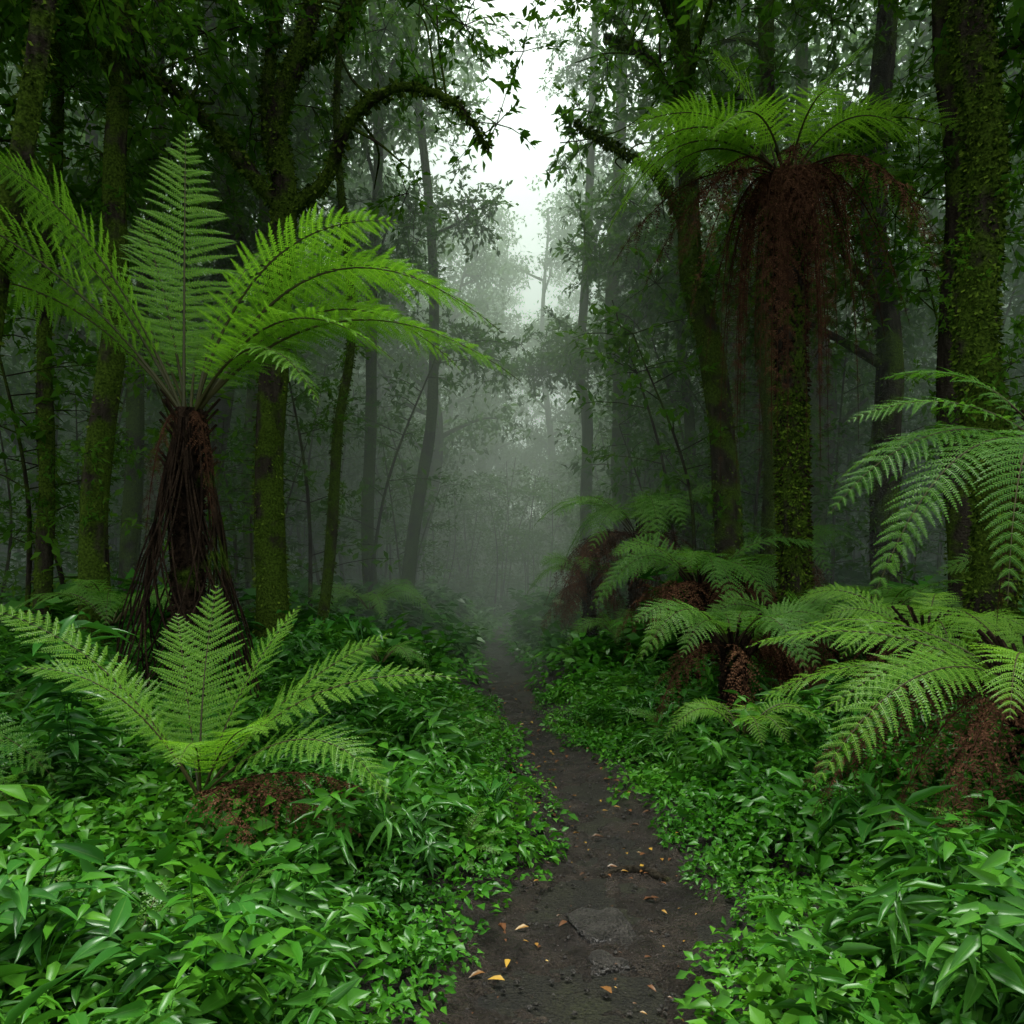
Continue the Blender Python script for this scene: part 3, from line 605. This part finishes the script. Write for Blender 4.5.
fern_obj('tree_fern',A,[
 ((-.6,0,.5),(-1.25,.1,.2),.5),((-.8,0,.4),(-1.45,-.1,-.4),.6),((-.85,-.3,.3),(-1.35,-.4,-.95),.5),((-.6,-.5,.3),(-.85,-.8,-.9),.3),((-.3,.2,.7),(-.8,.6,.6),.2),
 ((.5,0,.6),(1.2,.2,.2),-.4),((.6,-.4,.4),(1.2,-.7,-.4),-.4),((.3,.5,.6),(.7,1.1,.2),0),((-.5,.5,.5),(-1.0,.9,-.1),.2)],
 .27,seed=4,npin=28,npl=16,rad=.010,trunk=[(3.4,4.5,h0(3.4,4.5)),(3.36,4.5,1.3)],trunk_r=.12,mat=M_FERN2,dead=[((.1,-.3,.2),(.1,-.5,-1.2)),((-.3,0,.2),(-.4,0,-1.3)),((.2,.2,.2),(.3,.3,-1.3))])
A=(2.72,3.85,1.0)
fern_obj('ground_fern',A,[
 ((-.65,-.1,.45),(-1.3,-.35,-.4),.5),((-.7,.2,.5),(-1.35,.5,.2),.3),((-.4,.4,.5),(-.9,.9,.3),.1),((-.55,0,.4),(-1.1,.05,-.12),.4),((-.3,-.3,.5),(-.6,-.7,0),.2),
 ((.3,.3,.6),(.8,.7,.2),0),((.5,-.1,.6),(1.1,-.2,.1),-.4),((0,.5,.6),(0,1.1,.35),0),((-.7,.4,.3),(-1.2,.7,-.15),.3)],
 .25,seed=5,npin=27,npl=16,rad=.009,trunk=[(2.8,3.9,0)],trunk_r=.08,mat=M_FERN,
 dead=[((-.5,-.1,.2),(-.9,-.2,-.75),.8),((-.4,-.3,.2),(-.6,-.5,-.85),.8),((-.2,-.4,.2),(-.3,-.7,-.8),.8),((-.6,.2,.2),(-1.1,.3,-.6),.8),((0,-.4,.1),(.05,-.7,-.85),.8),((-.5,-.2,.1),(-.75,-.3,-.85),.8),((-.7,0,.2),(-1.2,-.1,-.6),.9),((-.5,-.4,.25),(-.9,-.7,-.6),.9)])
def gen_fern(name,A,n,L,seed,mat=M_FERN2,ndead=0,trunk=False,npin=22,npl=10,e0=.6,tr=.08):
    r=np.random.default_rng(seed); fr=[];dl=[]
    for k in range(n):
        a=k*2.4+r.normal(0,.2); l=L*(.8+.35*r.random()); c,s=math.cos(a),math.sin(a); hz=r.uniform(-.35,.35)
        fr.append(((c*l*.5,s*l*.5,l*e0),(c*l*.95,s*l*.95,l*hz),r.normal(0,.3)+(-.4*c),1))
    for k in range(ndead):
        a=r.random()*6.28; c,s=math.cos(a),math.sin(a); o=r.uniform(.5,.9); dl.append(((c*L*.5,s*L*.5,L*.2),(c*L*o,s*L*o,-L*r.uniform(.4,.9)),.9))
    return fern_obj(name,A,fr,L*.22,dl,mat,[(A[0],A[1],h0(A[0],A[1]))] if trunk else None,seed,npin,npl,.008,0,tr,.2)
gen_fern('ground_fern',(2.1,7,.95),15,1.15,11,M_FERN2,12,True)
gen_fern('ground_fern',(2.35,9.3,1.5),16,1.35,12,M_FERN2,18,True)
gen_fern('tree_fern',(2.05,12.0,2.3),17,1.8,13,M_FERN2,20,True,tr=.14)
gen_fern('ground_fern',(4.3,12,1.9),13,1.4,14,M_FERN2,6,True)
gen_fern('ground_fern',(4.0,8.0,1.15),13,1.1,15,M_FERN2,8,True)
gen_fern('ground_fern',(3.3,5.9,1.05),12,1.0,16,M_FERN,10,True)
gen_fern('ground_fern',(1.5,10.8,.8),10,.8,17)
gen_fern('ground_fern',(-2.4,12.5,1.1),12,1.1,18)
gen_fern('ground_fern',(-4.6,8.5,1.1),12,1.1,19)
gen_fern('ground_fern',(-1.6,9.0,.6),10,.7,20)
gen_fern('ground_fern',(5.6,7.2,1.3),12,1.2,22,M_FERN2,6,True)
gen_fern('ground_fern',(3.0,8.0,1.0),13,1.0,23,M_FERN2,12,True)
gen_fern('ground_fern',(1.3,12.4,1.5),12,1.2,24,M_FERN2,10,True)
gen_fern('ground_fern',(3.1,10.6,1.5),12,1.2,25,M_FERN2,12,True)
gen_fern('ground_fern',(1.75,5.6,.45),10,.6,26,M_FERN,0)
gen_fern('ground_fern',(-3.2,3.6,.6),10,.8,27,M_FERN2,0)

def plant(name,g,loc): o=g.build(name,MATS_UG); o.location=loc
plant('broadleaf_plant',broad_geo(31,14,.2,.42),(1.62,2.75,.14))
plant('broadleaf_plant',broad_geo(32,12,.19,.35),(1.75,2.35,.14))
plant('broadleaf_plant',broad_geo(33,8,.14,.28),(-.42,4.3,.1))
plant('broadleaf_plant',broad_geo(34,11,.18,.34),(1.42,2.3,.04))
plant('broadleaf_plant',broad_geo(35,12,.19,.38),(-1.75,2.7,.16))
plant('leafy_shrub',sprig_geo(71,1.0,.26,.13,2,4,5),(-2.6,4.4,.35))
plant('leafy_shrub',sprig_geo(72,.5,.2,.15,2,4,5),(-1.55,2.5,.2))
plant('leafy_shrub',sprig_geo(73,.42,.2,.15,2,4,5),(-.95,2.35,.1))

# ------------------------------------------------------------------ mist
def mist(name,x0,x1,y0,y1,z0,z1,dens):
    m,nt,n,l=new_mat(name+'_vol'); cm=(.83,1,.84,1)
    v=n.new('ShaderNodeVolumeScatter'); v.inputs['Color'].default_value=cm; v.inputs['Density'].default_value=dens; v.inputs['Anisotropy'].default_value=.0
    ab=n.new('ShaderNodeVolumeAbsorption'); ab.inputs['Color'].default_value=cm; ab.inputs['Density'].default_value=dens
    ad=n.new('ShaderNodeAddShader'); l.new(v.outputs[0],ad.inputs[0]); l.new(ab.outputs[0],ad.inputs[1])
    o=n.new('ShaderNodeOutputMaterial'); l.new(ad.outputs[0],o.inputs['Volume'])
    V=[(x,y,z) for z in (z0,z1) for y in (y0,y1) for x in (x0,x1)]
    g=Geo(); g.add(V,[[0,2,3,1],[4,5,7,6],[0,1,5,4],[2,6,7,3],[0,4,6,2],[1,3,7,5]]); return g.build(name,[m],smooth=False)
mist('mist',-70,70,10.5,95,-2,34,.0265)

# ------------------------------------------------------------------ light
w=bpy.data.worlds.new('World'); scene.world=w; w.use_nodes=True; nt=w.node_tree; bg=nt.nodes['Background']
sky=nt.nodes.new('ShaderNodeTexSky'); sky.sky_type='NISHITA'; sky.sun_disc=False
EL,AZ=math.radians(74),math.radians(5)
sky.sun_elevation=EL; sky.sun_rotation=AZ; sky.dust_density=3; sky.air_density=1
hs=nt.nodes.new('ShaderNodeHueSaturation'); hs.inputs['Saturation'].default_value=.2; hs.inputs['Value'].default_value=3.5
tn=nt.nodes.new('ShaderNodeMixRGB'); tn.blend_type='MULTIPLY'; tn.inputs[0].default_value=1; tn.inputs[2].default_value=(.96,1,.93,1)
nt.links.new(sky.outputs[0],hs.inputs['Color']); nt.links.new(hs.outputs[0],tn.inputs[1]); nt.links.new(tn.outputs[0],bg.inputs[0]); bg.inputs[1].default_value=.15
sl=bpy.data.lights.new('sun','SUN'); sl.energy=5; sl.angle=math.radians(20); sl.color=(1,.98,.92)
so=bpy.data.objects.new('sun',sl); COL.objects.link(so)
dirv=Vector((math.sin(AZ)*math.cos(EL),math.cos(AZ)*math.cos(EL),math.sin(EL)))
so.rotation_euler=dirv.to_track_quat('Z','Y').to_euler()
cam=bpy.data.cameras.new('camera'); co=bpy.data.objects.new('camera',cam); COL.objects.link(co); scene.camera=co
co.location=(0,0,1.6); co.rotation_euler=(math.radians(90),0,0); cam.lens=26; cam.sensor_width=36; cam.shift_y=.066; cam.clip_end=1000; cam.clip_start=.05
